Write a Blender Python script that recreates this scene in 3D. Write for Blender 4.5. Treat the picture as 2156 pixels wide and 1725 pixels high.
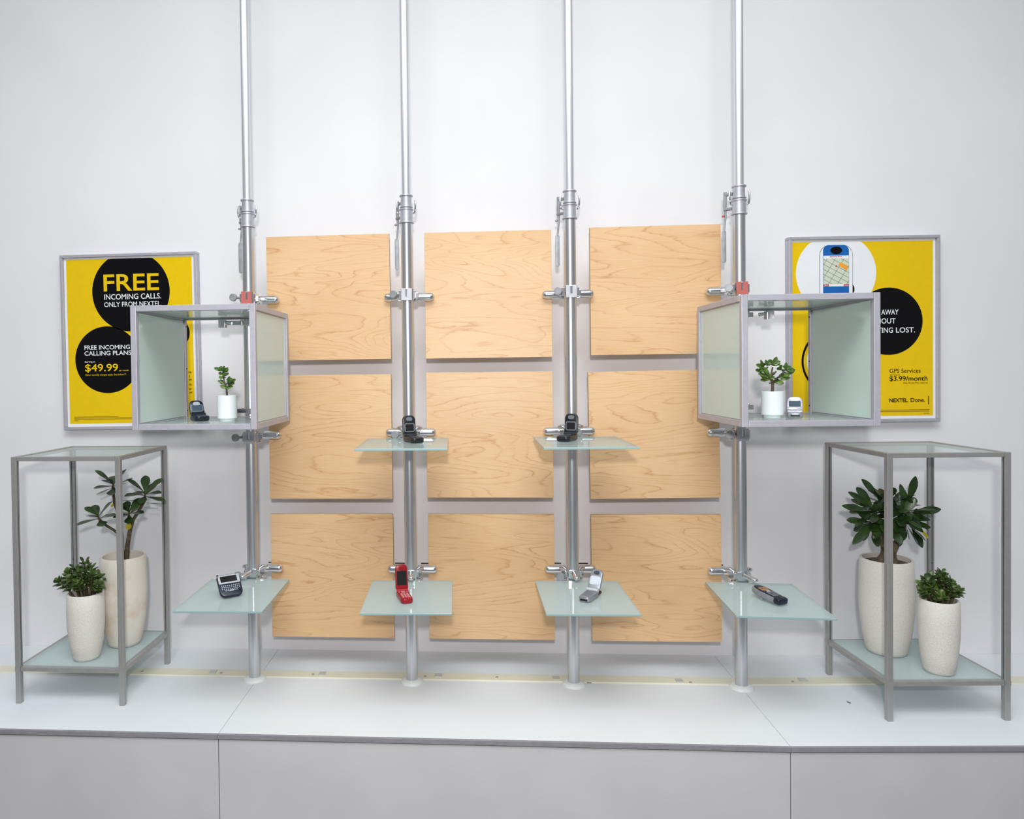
import bpy, bmesh, math, random
from mathutils import Vector, Matrix

for o in list(bpy.data.objects):
    bpy.data.objects.remove(o)
S = bpy.context.scene
C = S.collection
PI = math.pi

# ------------------------------------------------------------------ camera
def camera():
    cd = bpy.data.cameras.new('camera'); co = bpy.data.objects.new('camera', cd); C.objects.link(co)
    yaw, pitch, roll = -0.06711, -0.015715, -0.011942
    cy, sy, cp, sp, cr, sr = math.cos(yaw), math.sin(yaw), math.cos(pitch), math.sin(pitch), math.cos(roll), math.sin(roll)
    fwd = Vector((sy*cp, cy*cp, sp)); right = Vector((cy, -sy, 0)); up = right.cross(fwd)
    r2 = right*cr + up*sr; u2 = up*cr - right*sr
    m = Matrix((r2, u2, -fwd)).transposed().to_4x4()
    m.translation = (0, -2.26796, 1.61244)
    co.matrix_world = m
    cd.sensor_width = 36.0; cd.sensor_fit = 'HORIZONTAL'
    cd.lens = 36.0*1500.0/2156.0
    cd.shift_x = 176.241/2156.0; cd.shift_y = -54.954/2156.0
    cd.clip_start = 0.05; cd.clip_end = 50
    S.camera = co
camera()

# ------------------------------------------------------------------ world, lights, exposure
wd = bpy.data.worlds.new('world'); S.world = wd; wd.use_nodes = True
bg = wd.node_tree.nodes['Background']; bg.inputs[0].default_value = (0.93, 0.95, 1.0, 1); bg.inputs[1].default_value = 0.24

def area(name, loc, rot, sx, sy, power, col=(1, 1, 1), shape='RECTANGLE'):
    l = bpy.data.lights.new(name, 'AREA'); l.shape = shape; l.size = sx
    if shape == 'RECTANGLE': l.size_y = sy
    l.energy = power; l.color = col
    o = bpy.data.objects.new(name, l); C.objects.link(o); o.location = loc; o.rotation_euler = rot
    return o
# the photographer's flash, a hand above the lens
area('flash_lamp', (0.0, -2.47, 1.85), (math.radians(98), 0, 0), 0.09, 0.09, 24.8, (1.0, 0.955, 0.95), 'DISK')
# shop ceiling lamps, and the flash light thrown back by the ceiling above the photographer
area('ceiling_lamp_near', (0.0, -1.5, 3.55), (0, 0, 0), 5.2, 0.9, 34.0, (0.90, 0.98, 1.0))
area('ceiling_flash_bounce', (0.0, -2.3, 3.55), (0, 0, 0), 1.6, 1.2, 63.0, (0.92, 0.985, 1.0))  # added area light standing for flash bounced off the ceiling, no fixture
area('ceiling_lamp_back', (0.0, -3.4, 3.55), (0, 0, 0), 3.0, 1.2, 16.0, (0.95, 0.98, 1.0))

vs = S.view_settings
vs.view_transform = 'Standard'; vs.look = 'None'; vs.exposure = 0.0; vs.gamma = 1.0; vs.use_curve_mapping = False

# ------------------------------------------------------------------ helpers
def srgb(r, g, b):
    f = lambda c: (c/255/12.92) if c/255 <= 0.04045 else ((c/255+0.055)/1.055)**2.4
    return (f(r), f(g), f(b), 1.0)

def mat(name, col, rough=0.5, metal=0.0, spec=0.5, coat=0.0):
    m = bpy.data.materials.new(name); m.use_nodes = True
    b = m.node_tree.nodes['Principled BSDF']
    b.inputs['Base Color'].default_value = col; b.inputs['Roughness'].default_value = rough
    b.inputs['Metallic'].default_value = metal; b.inputs['Specular IOR Level'].default_value = spec
    b.inputs['Coat Weight'].default_value = coat
    return m

def noise_mat(name, c1, c2, scale, rough=0.6, lo=0.35, hi=0.65, metal=0.0, detail=3.0, bump=0.0, bscale=None, stretch=None, spec=0.5):
    m = mat(name, c1, rough, metal, spec)
    nt = m.node_tree; N = nt.nodes; Lk = nt.links; b = N['Principled BSDF']
    tc = N.new('ShaderNodeTexCoord'); src = tc.outputs['Object']
    if stretch:
        mp = N.new('ShaderNodeMapping'); mp.inputs['Scale'].default_value = stretch
        Lk.new(src, mp.inputs[0]); src = mp.outputs[0]
    n = N.new('ShaderNodeTexNoise'); n.inputs['Scale'].default_value = scale; n.inputs['Detail'].default_value = detail
    Lk.new(src, n.inputs['Vector'])
    r = N.new('ShaderNodeValToRGB'); r.color_ramp.elements[0].position = lo; r.color_ramp.elements[1].position = hi
    r.color_ramp.elements[0].color = c1; r.color_ramp.elements[1].color = c2
    Lk.new(n.outputs['Fac'], r.inputs[0]); Lk.new(r.outputs[0], b.inputs['Base Color'])
    if bump:
        n2 = N.new('ShaderNodeTexNoise'); n2.inputs['Scale'].default_value = bscale or scale; n2.inputs['Detail'].default_value = 4
        Lk.new(src, n2.inputs['Vector'])
        bp = N.new('ShaderNodeBump'); bp.inputs['Strength'].default_value = bump; bp.inputs['Distance'].default_value = 0.002
        Lk.new(n2.outputs['Fac'], bp.inputs['Height']); Lk.new(bp.outputs[0], b.inputs['Normal'])
    return m

def glass_mat(name, col, clear, rough=0.06, tint=(0.8, 0.95, 0.9, 1), glow=0.3, blur=0.0):
    """pale green sand-blasted glass: a milky body that lets part of the view through, glossy on its face"""
    m = mat(name, col, rough, 0.0, 0.5)
    nt = m.node_tree; N = nt.nodes; Lk = nt.links; b = N['Principled BSDF']; out = N['Material Output']
    t = N.new('ShaderNodeBsdfTransparent'); t.inputs[0].default_value = tint
    if blur:
        tl = N.new('ShaderNodeBsdfRefraction'); tl.inputs['Color'].default_value = tint; tl.inputs['Roughness'].default_value = blur; tl.inputs['IOR'].default_value = 1.03
    else:
        tl = N.new('ShaderNodeBsdfTranslucent'); tl.inputs[0].default_value = col
    mx0 = N.new('ShaderNodeMixShader'); mx0.inputs[0].default_value = glow
    mx = N.new('ShaderNodeMixShader'); mx.inputs[0].default_value = clear
    Lk.new(b.outputs[0], mx0.inputs[1]); Lk.new(tl.outputs[0], mx0.inputs[2])
    Lk.new(mx0.outputs[0], mx.inputs[1]); Lk.new(t.outputs[0], mx.inputs[2]); Lk.new(mx.outputs[0], out.inputs[0])
    return m

def wood_mat():
    m = mat('maple_veneer', srgb(226, 184, 134), 0.40, 0, 0.5)
    nt = m.node_tree; N = nt.nodes; Lk = nt.links; b = N['Principled BSDF']
    tc = N.new('ShaderNodeTexCoord'); oi = N.new('ShaderNodeObjectInfo')
    sc = N.new('ShaderNodeVectorMath'); sc.operation = 'SCALE'; sc.inputs['Scale'].default_value = 7.31
    Lk.new(oi.outputs['Location'], sc.inputs[0])
    ad = N.new('ShaderNodeVectorMath'); ad.operation = 'ADD'
    Lk.new(tc.outputs['Object'], ad.inputs[0]); Lk.new(sc.outputs[0], ad.inputs[1])
    def noise(scale3, s, det, rg, dist=0.0):
        mp = N.new('ShaderNodeMapping'); mp.inputs['Scale'].default_value = scale3
        Lk.new(ad.outputs[0], mp.inputs[0])
        n = N.new('ShaderNodeTexNoise'); n.inputs['Scale'].default_value = s; n.inputs['Detail'].default_value = det
        n.inputs['Roughness'].default_value = rg; n.inputs['Distortion'].default_value = dist
        Lk.new(mp.outputs[0], n.inputs['Vector']); return n.outputs['Fac']
    def math_(op, a, bv=None):
        n = N.new('ShaderNodeMath'); n.operation = op
        for i, v in enumerate((a, bv)):
            if v is None: continue
            if isinstance(v, (int, float)): n.inputs[i].default_value = v
            else: Lk.new(v, n.inputs[i])
        return n.outputs[0]
    base = noise((0.75, 0.75, 4.4), 1.7, 2.4, 0.42, 0.4)        # slow field whose contours are the growth rings
    jit = noise((3.0, 3.0, 30.0), 6.0, 3.0, 0.6)
    f = math_('ADD', base, math_('MULTIPLY', jit, 0.02))
    fr = math_('FRACT', math_('MULTIPLY', f, 25.0))
    ring = N.new('ShaderNodeValToRGB'); e = ring.color_ramp.elements
    e[0].position = 0.0; e[0].color = (1, 1, 1, 1); e[1].position = 1.0; e[1].color = (0.0, 0.0, 0.0, 1)
    for p, v in ((0.035, 0.75), (0.10, 0.22), (0.35, 0.05), (0.9, 0.0), (0.975, 0.35)):
        k = ring.color_ramp.elements.new(p); k.color = (v, v, v, 1)
    ring.color_ramp.elements[-1].color = (1, 1, 1, 1)
    Lk.new(fr, ring.inputs[0])
    patch = noise((2.0, 2.0, 6.0), 3.0, 2.0, 0.5)
    strength = N.new('ShaderNodeMapRange'); strength.inputs[1].default_value = 0.35; strength.inputs[2].default_value = 0.65
    strength.inputs[3].default_value = 0.18; strength.inputs[4].default_value = 0.72
    Lk.new(patch, strength.inputs[0])
    fac = math_('MULTIPLY', ring.outputs[0], strength.outputs[0])
    fib = noise((2.2, 2.2, 90.0), 7.0, 3.0, 0.6)
    cr = N.new('ShaderNodeValToRGB'); cr.color_ramp.elements[0].position = 0.3; cr.color_ramp.elements[1].position = 0.72
    cr.color_ramp.elements[0].color = srgb(222, 181, 134); cr.color_ramp.elements[1].color = srgb(234, 198, 156)
    Lk.new(fib, cr.inputs[0])
    mx = N.new('ShaderNodeMix'); mx.data_type = 'RGBA'
    Lk.new(fac, mx.inputs['Factor']); Lk.new(cr.outputs[0], mx.inputs['A']); mx.inputs['B'].default_value = srgb(186, 128, 72)
    big = noise((1.0, 1.0, 1.5), 2.6, 1.0, 0.5)
    cr2 = N.new('ShaderNodeValToRGB'); cr2.color_ramp.elements[0].position = 0.35; cr2.color_ramp.elements[1].position = 0.7
    cr2.color_ramp.elements[0].color = (0.93, 0.89, 0.83, 1); cr2.color_ramp.elements[1].color = (1, 1, 1, 1)
    Lk.new(big, cr2.inputs[0])
    ml = N.new('ShaderNodeMix'); ml.data_type = 'RGBA'; ml.blend_type = 'MULTIPLY'; ml.inputs['Factor'].default_value = 1.0
    Lk.new(mx.outputs['Result'], ml.inputs['A']); Lk.new(cr2.outputs[0], ml.inputs['B'])
    Lk.new(ml.outputs['Result'], b.inputs['Base Color'])
    return m

M = {}
M['wall'] = noise_mat('white_wall_paint', srgb(232, 231, 234), srgb(236, 235, 238), 3.0, 0.7, bump=0.08, bscale=220, spec=0.3)
M['ceiling'] = noise_mat('ceiling_paint', srgb(235, 235, 235), srgb(240, 240, 240), 2.0, 0.8)
M['floor'] = noise_mat('grey_floor', srgb(120, 118, 116), srgb(140, 138, 135), 5.0, 0.5)
M['laminate'] = noise_mat('white_laminate', srgb(226, 229, 233), srgb(230, 233, 236), 4.0, 0.55, spec=0.3)
M['front'] = noise_mat('plinth_front_paint', srgb(204, 202, 204), srgb(209, 207, 209), 5.0, 0.45)
M['edge'] = noise_mat('grey_edging', srgb(140, 138, 145), srgb(146, 144, 151), 60.0, 0.4)
M['gap'] = mat('dark_gap', srgb(70, 70, 72), 0.8)
M['cream'] = noise_mat('cream_strip', srgb(226, 221, 198), srgb(233, 228, 206), 12.0, 0.5)
M['clip'] = mat('clip_plastic', srgb(205, 206, 200), 0.3, 0.2)
M['screw'] = mat('screw_metal', srgb(190, 188, 180), 0.35, 0.8)
M['wood'] = wood_mat()
M['woodedge'] = noise_mat('ply_edge', srgb(196, 158, 112), srgb(214, 178, 132), 8.0, 0.6, stretch=(1, 60, 60))
M['pole'] = noise_mat('brushed_steel', srgb(206, 208, 213), srgb(216, 218, 222), 4.0, 0.31, metal=0.95, stretch=(90, 90, 1))
M['poleup'] = noise_mat('dull_steel', srgb(222, 225, 230), srgb(230, 233, 237), 4.0, 0.36, metal=0.8, stretch=(90, 90, 1))
M['chrome'] = noise_mat('chrome', srgb(222, 223, 228), srgb(228, 229, 233), 9.0, 0.14, metal=1.0)
M['satin'] = noise_mat('satin_metal', srgb(168, 170, 177), srgb(176, 178, 185), 30.0, 0.42, metal=0.8)
M['knob'] = noise_mat('turned_steel', srgb(150, 151, 155), srgb(160, 161, 165), 60.0, 0.5, metal=0.3)
M['sleeve'] = noise_mat('pale_sleeve_metal', srgb(188, 189, 197), srgb(198, 199, 206), 60.0, 0.42, metal=0.6)
M['plate'] = noise_mat('plate_steel', srgb(176, 177, 184), srgb(184, 185, 191), 60.0, 0.45, metal=0.35)
M['redplate'] = noise_mat('dull_red', srgb(180, 92, 86), srgb(188, 98, 92), 90.0, 0.5)  # even dull red tone for two clamp faces and one pin
M['flange'] = noise_mat('white_plastic', srgb(228, 231, 230), srgb(234, 237, 236), 9.0, 0.35)
M['alu'] = noise_mat('anodised_aluminium', srgb(180, 178, 188), srgb(186, 184, 193), 60.0, 0.42, metal=0.25)
M['alutable'] = noise_mat('grey_aluminium', srgb(166, 164, 163), srgb(171, 169, 168), 60.0, 0.40, metal=0.45)
M['joint'] = mat('black_joint', srgb(60, 60, 62), 0.6)
M['glass'] = glass_mat('frosted_shelf_glass', srgb(210, 222, 222), 0.30, 0.04, (0.88, 0.96, 0.95, 1), 0.2)
M['glassedge'] = mat('teal_glass_edge', srgb(152, 182, 182), 0.25)
M['glasspanel'] = glass_mat('frosted_panel_glass', srgb(216, 233, 227), 0.10, 0.12, (0.96, 0.99, 0.975, 1), 0.06)
M['glassbox'] = glass_mat('box_floor_glass', srgb(236, 245, 243), 0.52, 0.03, (0.95, 0.985, 0.98, 1), 0.1)
M['pot'] = noise_mat('terrazzo_pot', srgb(202, 194, 184), srgb(227, 222, 215), 620.0, 0.75, lo=0.30, hi=0.50, detail=2.0, bump=0.35, bscale=300)
M['pottan'] = noise_mat('stained_stone_pot', srgb(208, 190, 164), srgb(225, 218, 207), 13.0, 0.75, lo=0.30, hi=0.52, detail=10.0, bump=0.35, bscale=300)
M['potwhite'] = noise_mat('white_ceramic', srgb(232, 236, 238), srgb(236, 240, 242), 5.0, 0.22)
M['potglass'] = noise_mat('clear_glass_foot', srgb(205, 222, 222), srgb(215, 230, 230), 9.0, 0.1)
M['soil'] = noise_mat('potting_soil', srgb(58, 46, 36), srgb(112, 100, 84), 120.0, 0.9, bump=0.6, bscale=160)
M['leafd'] = noise_mat('glossy_dark_leaf', srgb(26, 48, 20), srgb(58, 84, 38), 26.0, 0.3, spec=0.5)
M['leafj'] = noise_mat('jade_leaf', srgb(40, 62, 22), srgb(86, 108, 48), 40.0, 0.32, spec=0.5)
M['leafg'] = noise_mat('fresh_jade_leaf', srgb(48, 84, 30), srgb(102, 128, 58), 60.0, 0.3, spec=0.5)
M['leafy'] = noise_mat('yellow_leaf', srgb(176, 160, 30), srgb(200, 186, 50), 40.0, 0.45)
M['trunk'] = noise_mat('grey_bark', srgb(92, 80, 62), srgb(136, 122, 100), 60.0, 0.8, bump=0.4, bscale=120)
M['trunkd'] = noise_mat('green_bark', srgb(58, 52, 34), srgb(96, 86, 60), 70.0, 0.8, bump=0.4, bscale=120)
M['paper'] = noise_mat('poster_paper', srgb(236, 237, 240), srgb(240, 241, 243), 8.0, 0.16)
M['yellow'] = noise_mat('yellow_print', srgb(236, 196, 0), srgb(239, 199, 6), 60.0, 0.16)
M['inkblack'] = noise_mat('black_print', srgb(7, 6, 8), srgb(10, 9, 11), 20.0, 0.14, spec=0.3)
M['inkwhite'] = noise_mat('white_print', srgb(238, 240, 243), srgb(242, 243, 246), 20.0, 0.16)
M['inkyellow'] = M['yellow']
M['inkblue'] = noise_mat('blue_print', srgb(22, 98, 176), srgb(26, 104, 184), 20.0, 0.16)
M['inkmap'] = noise_mat('map_print', srgb(208, 216, 196), srgb(214, 220, 200), 30.0, 0.16)
M['inkred'] = noise_mat('red_print', srgb(176, 38, 44), srgb(184, 44, 50), 30.0, 0.16)
M['inkorange'] = noise_mat('orange_print', srgb(240, 164, 52), srgb(244, 170, 60), 30.0, 0.16)
M['inkgrey'] = noise_mat('fine_print', srgb(150, 126, 20), srgb(160, 134, 24), 300.0, 0.2)
M['black'] = noise_mat('black_phone_plastic', srgb(24, 26, 30), srgb(32, 34, 40), 60.0, 0.32)
M['navy'] = noise_mat('navy_phone_plastic', srgb(15, 21, 38), srgb(22, 30, 50), 60.0, 0.3)
M['silver'] = noise_mat('silver_phone_plastic', srgb(138, 140, 148), srgb(154, 156, 164), 80.0, 0.33, metal=0.35)
M['bright'] = noise_mat('bright_silver_plastic', srgb(196, 200, 208), srgb(208, 212, 218), 80.0, 0.25, metal=0.3)
M['red'] = noise_mat('red_phone_plastic', srgb(140, 10, 26), srgb(156, 16, 32), 50.0, 0.3)
M['pinkkey'] = mat('pink_keys', srgb(206, 128, 132), 0.35)
M['greykey'] = mat('grey_keys', srgb(112, 116, 124), 0.35)
M['darkkey'] = mat('dark_keys', srgb(54, 58, 66), 0.35)
M['whitekey'] = mat('white_keys', srgb(196, 202, 214), 0.4)
M['screen'] = mat('dark_display', srgb(34, 32, 34), 0.1)
M['screengrey'] = mat('grey_display', srgb(120, 130, 140), 0.12)
M['screenlight'] = mat('pale_display', srgb(205, 212, 222), 0.15)
M['screenblue'] = mat('blue_display', srgb(70, 88, 104), 0.12)
M['screenwarm'] = noise_mat('warm_display', srgb(120, 70, 50), srgb(176, 136, 70), 160.0, 0.2)
M['rubber'] = mat('black_rubber', srgb(12, 12, 14), 0.5)

# ------------------------------------------------------------------ mesh helpers
def new(): return bmesh.new()

def obj(name, bm, mats, parent=None, loc=None, rotz=0.0, smooth=False, bevel=0.0, autosmooth=None):
    bmesh.ops.recalc_face_normals(bm, faces=bm.faces[:])
    me = bpy.data.meshes.new(name); bm.to_mesh(me); bm.free()
    for m in (mats if isinstance(mats, (list, tuple)) else [mats]): me.materials.append(m)
    if smooth:
        for p in me.polygons: p.use_smooth = True
        me.set_sharp_from_angle(angle=math.radians(autosmooth or 40))
    o = bpy.data.objects.new(name, me); C.objects.link(o)
    if parent: o.parent = parent
    if loc: o.location = loc
    o.rotation_euler[2] = rotz
    if bevel:
        b = o.modifiers.new('bevel', 'BEVEL'); b.width = bevel; b.segments = 2; b.limit_method = 'ANGLE'
    return o

def thing(name, label, cat, loc, rotz=0.0, group=None):
    o = bpy.data.objects.new(name, None); C.objects.link(o); o.empty_display_size = 0.05
    o.location = loc; o.rotation_euler = (0, 0, rotz)
    return tag(o, label, cat, group)

def tag(o, label, cat, group=None):
    o['label'] = label; o['category'] = cat
    if group: o['group'] = group
    return o

def struct(o):
    o['kind'] = 'structure'; return o

def box(bm, x0, x1, y0, y1, z0, z1, mi=0, mx=None):
    vs_ = [bm.verts.new(v) for v in ((x0, y0, z0), (x1, y0, z0), (x1, y1, z0), (x0, y1, z0), (x0, y0, z1), (x1, y0, z1), (x1, y1, z1), (x0, y1, z1))]
    fs = [bm.faces.new([vs_[i] for i in f]) for f in ((0, 3, 2, 1), (4, 5, 6, 7), (0, 1, 5, 4), (1, 2, 6, 5), (2, 3, 7, 6), (3, 0, 4, 7))]
    for f in fs: f.material_index = mi
    if mx is not None: bmesh.ops.transform(bm, matrix=mx, verts=vs_)
    return fs

def loft(bm, rings, cap=True, mi=0, close=True):
    """rings: list of lists of coordinates, same length"""
    R = [[bm.verts.new(p) for p in r] for r in rings]; n = len(R[0])
    for a, b in zip(R[:-1], R[1:]):
        for i in range(n if close else n-1):
            f = bm.faces.new((a[i], a[(i+1) % n], b[(i+1) % n], b[i])); f.material_index = mi
    if cap:
        f = bm.faces.new(R[0][::-1]); f.material_index = mi
        f = bm.faces.new(R[-1]); f.material_index = mi
    return [v for r in R for v in r]

def lathe(bm, prof, seg=48, c=(0, 0, 0), mi=0, cap=True):
    rings = [[(c[0]+r*math.cos(2*PI*i/seg), c[1]+r*math.sin(2*PI*i/seg), c[2]+z) for i in range(seg)] for r, z in prof]
    return loft(bm, rings, cap, mi)

def frame_of(d):
    d = Vector(d).normalized(); u = Vector((0, 0, 1)) if abs(d.z) < 0.9 else Vector((0, 1, 0))
    a = d.cross(u).normalized(); return a, a.cross(d).normalized(), d

def tube(bm, pts, radii, seg=10, mi=0, cap=True):
    pts = [Vector(p) for p in pts]
    if isinstance(radii, (int, float)): radii = [radii]*len(pts)
    rings = []; pa = None
    for i, p in enumerate(pts):
        d = (pts[min(i+1, len(pts)-1)]-pts[max(i-1, 0)])
        a, b, _ = frame_of(d)
        if pa is not None:
            dn = d.normalized(); a = (pa - dn*pa.dot(dn)).normalized(); b = a.cross(dn)
        pa = a
        rings.append([p+(a*math.cos(2*PI*k/seg)+b*math.sin(2*PI*k/seg))*radii[i] for k in range(seg)])
    return loft(bm, rings, cap, mi)

def cyl(bm, p, q, r, seg=24, mi=0): return tube(bm, [p, q], r, seg, mi)

def capsule(bm, p, q, r, seg=24, n=6, round_start=True, round_end=True):
    p = Vector(p); q = Vector(q); d = (q-p).normalized(); pts = []; rr = []
    if round_start:
        for i in range(n): 
            a = PI/2*(i/n); pts.append(p+d*r*(1-math.sin(a)) if False else p+d*(r-r*math.cos(a))); rr.append(max(r*math.sin(a), r*0.02))
    pts.append(p+d*(r if round_start else 0)); rr.append(r)
    pts.append(q-d*(r if round_end else 0)); rr.append(r)
    if round_end:
        for i in range(1, n+1):
            a = PI/2*(i/n); pts.append(q-d*r+d*r*math.sin(a)); rr.append(max(r*math.cos(a), r*0.02))
    a, b, _ = frame_of(d)
    rings = [[c+(a*math.cos(2*PI*k/seg)+b*math.sin(2*PI*k/seg))*x for k in range(seg)] for c, x in zip(pts, rr)]
    return loft(bm, rings)

def outline(w, l, r, seg=6, taper=1.0, rt=None):
    """rounded rectangle, x in -w/2..w/2, y in -l..0; front end (y=-l) scaled by taper"""
    rt = rt or r; pts = []
    for cx, cy, a0, rad in ((w/2-rt, -rt, 0, rt), (-w/2+rt, -rt, 90, rt), (-w/2+r, -l+r, 180, r), (w/2-r, -l+r, 270, r)):
        for i in range(seg+1):
            a = math.radians(a0+90*i/seg); pts.append((cx+rad*math.cos(a), cy+rad*math.sin(a)))
    return [(x*(1+(taper-1)*min(1, -y/l)), y) for x, y in pts]

def slab(bm, pts, z0, z1, bev, mx=None, mi=0, cy=None):
    xs = [p[0] for p in pts]; ys = [p[1] for p in pts]
    cx = (min(xs)+max(xs))/2; cyy = (min(ys)+max(ys))/2; hw = (max(xs)-min(xs))/2; hl = (max(ys)-min(ys))/2
    def ring(ins, z): return [(cx+(x-cx)*(1-ins/hw), cyy+(y-cyy)*(1-ins/hl), z) for x, y in pts]
    rings = [ring(bev, z0), ring(bev*0.3, z0+bev*0.3), ring(0, z0+bev), ring(0, z1-bev), ring(bev*0.3, z1-bev*0.3), ring(bev, z1)]
    v = loft(bm, rings, True, mi)
    if mx is not None: bmesh.ops.transform(bm, matrix=mx, verts=v)
    return v

def leaf(bm, p, d, n, L, W, T=0.0012, bend=0.0, mi=0, shape=1.25):
    p = Vector(p); d = Vector(d).normalized(); n = Vector(n); n = (n-d*n.dot(d))
    n = n.normalized() if n.length > 1e-4 else frame_of(d)[1]
    s = d.cross(n).normalized(); rings = []
    for t in (0.0, 0.12, 0.3, 0.5, 0.68, 0.82, 0.92, 0.975, 1.0):
        w = W/2*max(0.06, math.sin(PI*min(0.985, 0.03+t**shape*0.955))**0.75); th = T*(0.35+0.65*math.sin(PI*min(1, t*0.9+0.05)))
        c = p+d*(L*t)+n*(bend*L*t*t)
        rings.append([c+s*w+n*(w*0.16), c+s*w*0.45+n*(th*0.5), c-s*w*0.45+n*(th*0.5), c-s*w+n*(w*0.16), c-s*w*0.5-n*(th*0.5), c+s*w*0.5-n*(th*0.5)])
    loft(bm, rings, True, mi)

def text_mesh(body, font_off=0.0):
    cu = bpy.data.curves.new('lettering', 'FONT'); cu.body = body; cu.size = 1.0; cu.offset = font_off; cu.resolution_u = 4
    o = bpy.data.objects.new('lettering', cu); C.objects.link(o)
    dg = bpy.context.evaluated_depsgraph_get(); dg.update()
    me = bpy.data.meshes.new_from_object(o.evaluated_get(dg))
    bpy.data.objects.remove(o); bpy.data.curves.remove(cu)
    return me

def text(bm, body, x0, x1, z0, z1, y, bold=0.0, th=0.0004):
    """lettering fitted to a rectangle of the xz plane, facing -y, with a little thickness"""
    me = text_mesh(body, bold)
    vs_ = [v.co.copy() for v in me.vertices]
    ax, bx = min(v.x for v in vs_), max(v.x for v in vs_); ay, by = min(v.y for v in vs_), max(v.y for v in vs_)
    f = lambda v: ((x0+(v.x-ax)/(bx-ax)*(x1-x0)), y, (z0+(v.y-ay)/(by-ay)*(z1-z0)))
    nv = [bm.verts.new(f(v)) for v in vs_]; fs = []
    for p in me.polygons:
        try: fs.append(bm.faces.new([nv[i] for i in p.vertices]))
        except ValueError: pass
    bpy.data.meshes.remove(me)
    return fs

def disc(bm, cx, cz, r, y, zmax=None, th=0.0003, seg=72, rx=None, xmax=None):
    pts = []
    for i in range(seg):
        a = 2*PI*i/seg; x = cx+(rx or r)*math.cos(a); z = cz+r*math.sin(a)
        if zmax is not None: z = min(z, zmax)
        if xmax is not None: x = min(x, xmax)
        pts.append((x, z))
    loft(bm, [[(x, y+th, z) for x, z in pts], [(x, y, z) for x, z in pts]])

def ringflat(bm, cx, cz, ro, ri, y, seg=72, th=0.0003):
    rings = []
    for r, yy in ((ri, y+th), (ro, y+th), (ro, y), (ri, y), (ri, y+th)):
        rings.append([(cx+r*math.cos(2*PI*i/seg), yy, cz+r*math.sin(2*PI*i/seg)) for i in range(seg)])
    loft(bm, rings, False)

# ------------------------------------------------------------------ room
W = 0.1679                      # face of the back wall; wood panel faces lie at y = 0
CT = 0.65                       # plinth top
XS = 0.787; WA = 0.05           # the right-hand bay turns away a little from here
def wy(x, y=W): return y+max(0.0, x-XS)*math.tan(WA)

bm = new()
prof = [(-3.2, W), (XS, W), (3.4, wy(3.4))]
loft(bm, [[(x, y, 0), (x, y+0.12, 0), (x, y+0.12, 3.6), (x, y, 3.6)] for x, y in prof])
struct(obj('wall_back', bm, M['wall']))
bm = new(); box(bm, -3.2, 3.4, -5.0, 0.45, -0.1, 0.0); struct(obj('floor', bm, M['floor']))
bm = new(); box(bm, -3.2, 3.4, -5.0, 0.45, 3.6, 3.7); struct(obj('ceiling', bm, M['ceiling']))

# ------------------------------------------------------------------ plinth units
def plinth(label, x0, x1):
    t = thing('display_plinth', label, 'plinth', (0, 0, 0), 0, 'white display plinths under the wall')
    def bar(name, m, g, y0, y1, z0, z1, bev=0.0, par=None):
        """a bar along the unit; its ends follow the joint lines, its faces the bay's turn"""
        a, b = x0+g, x1-g; bm = new()
        loft(bm, [[(x, wy(x, y0), z0), (x, wy(x, y1), z0), (x, wy(x, y1), z1), (x, wy(x, y0), z1)] for x in (a, b)])
        return obj(name, bm, m, par or t, bevel=bev)
    bar('top_panel', M['laminate'], 0.0006, -0.4125, W-0.0005, CT-0.0125, CT, 0.0005)
    f = bar('front_panel', M['front'], 0.001, -0.4160, -0.3925, 0.0, CT-0.0165, 0.0008)
    bar('edge_trim', M['edge'], 0.0002, -0.4205, -0.4127, CT-0.0125, CT-0.0002, 0.0006)
    bar('carcass', M['gap'], 0.002, -0.392, W-0.002, 0.0, CT-0.0127)
    return t
plinth('left white plinth unit, under the table with the leaning succulents', -2.6, -0.7)
plinth('middle white plinth unit between the two seams, under the wood panels', -0.7, XS)
plinth('right white plinth unit, under the table with the bushy tall pot', XS, 2.8)

t = thing('mounting_strip', 'narrow cream strip running along the back of the white plinth', 'strip', (0, -0.038, CT))
bm = new()
loft(bm, [[(x, y0-0.024, 0), (x, y0+0.024, 0), (x, y0+0.023, 0.0035), (x, y0-0.0235, 0.0035)] for x, y0 in ((-2.55, 0), (XS, 0), (2.75, wy(2.75, 0)))])
obj('strip', bm, M['cream'], t)
for x, y in ((-0.857, -0.0005), (-0.5, -0.0012), (-0.129, 0.0), (0.238, -0.004), (0.613, -0.008), (0.99, 0.003)):
    bm = new(); yy = wy(x, 0)+y
    box(bm, x-0.011, x+0.011, yy-0.012, yy+0.012, 0.0035, 0.0065); cyl(bm, (x-0.004, yy+0.003, 0.0065), (x-0.004, yy+0.003, 0.0075), 0.003, 10)
    obj('clip', bm, M['clip'], t, bevel=0.0006)
for x, y in ((-1.09, -0.003), (-0.828, -0.006), (-0.528, -0.006), (-0.17, -0.006), (0.055, -0.004), (0.644, -0.018), (0.955, -0.008)):
    bm = new(); lathe(bm, [(0.0045, 0.0035), (0.0045, 0.0045), (0.003, 0.006), (0.0004, 0.0065)], 12, (x, wy(x, 0)+y, 0)); obj('screw', bm, M['screw'], t, smooth=True)

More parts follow.
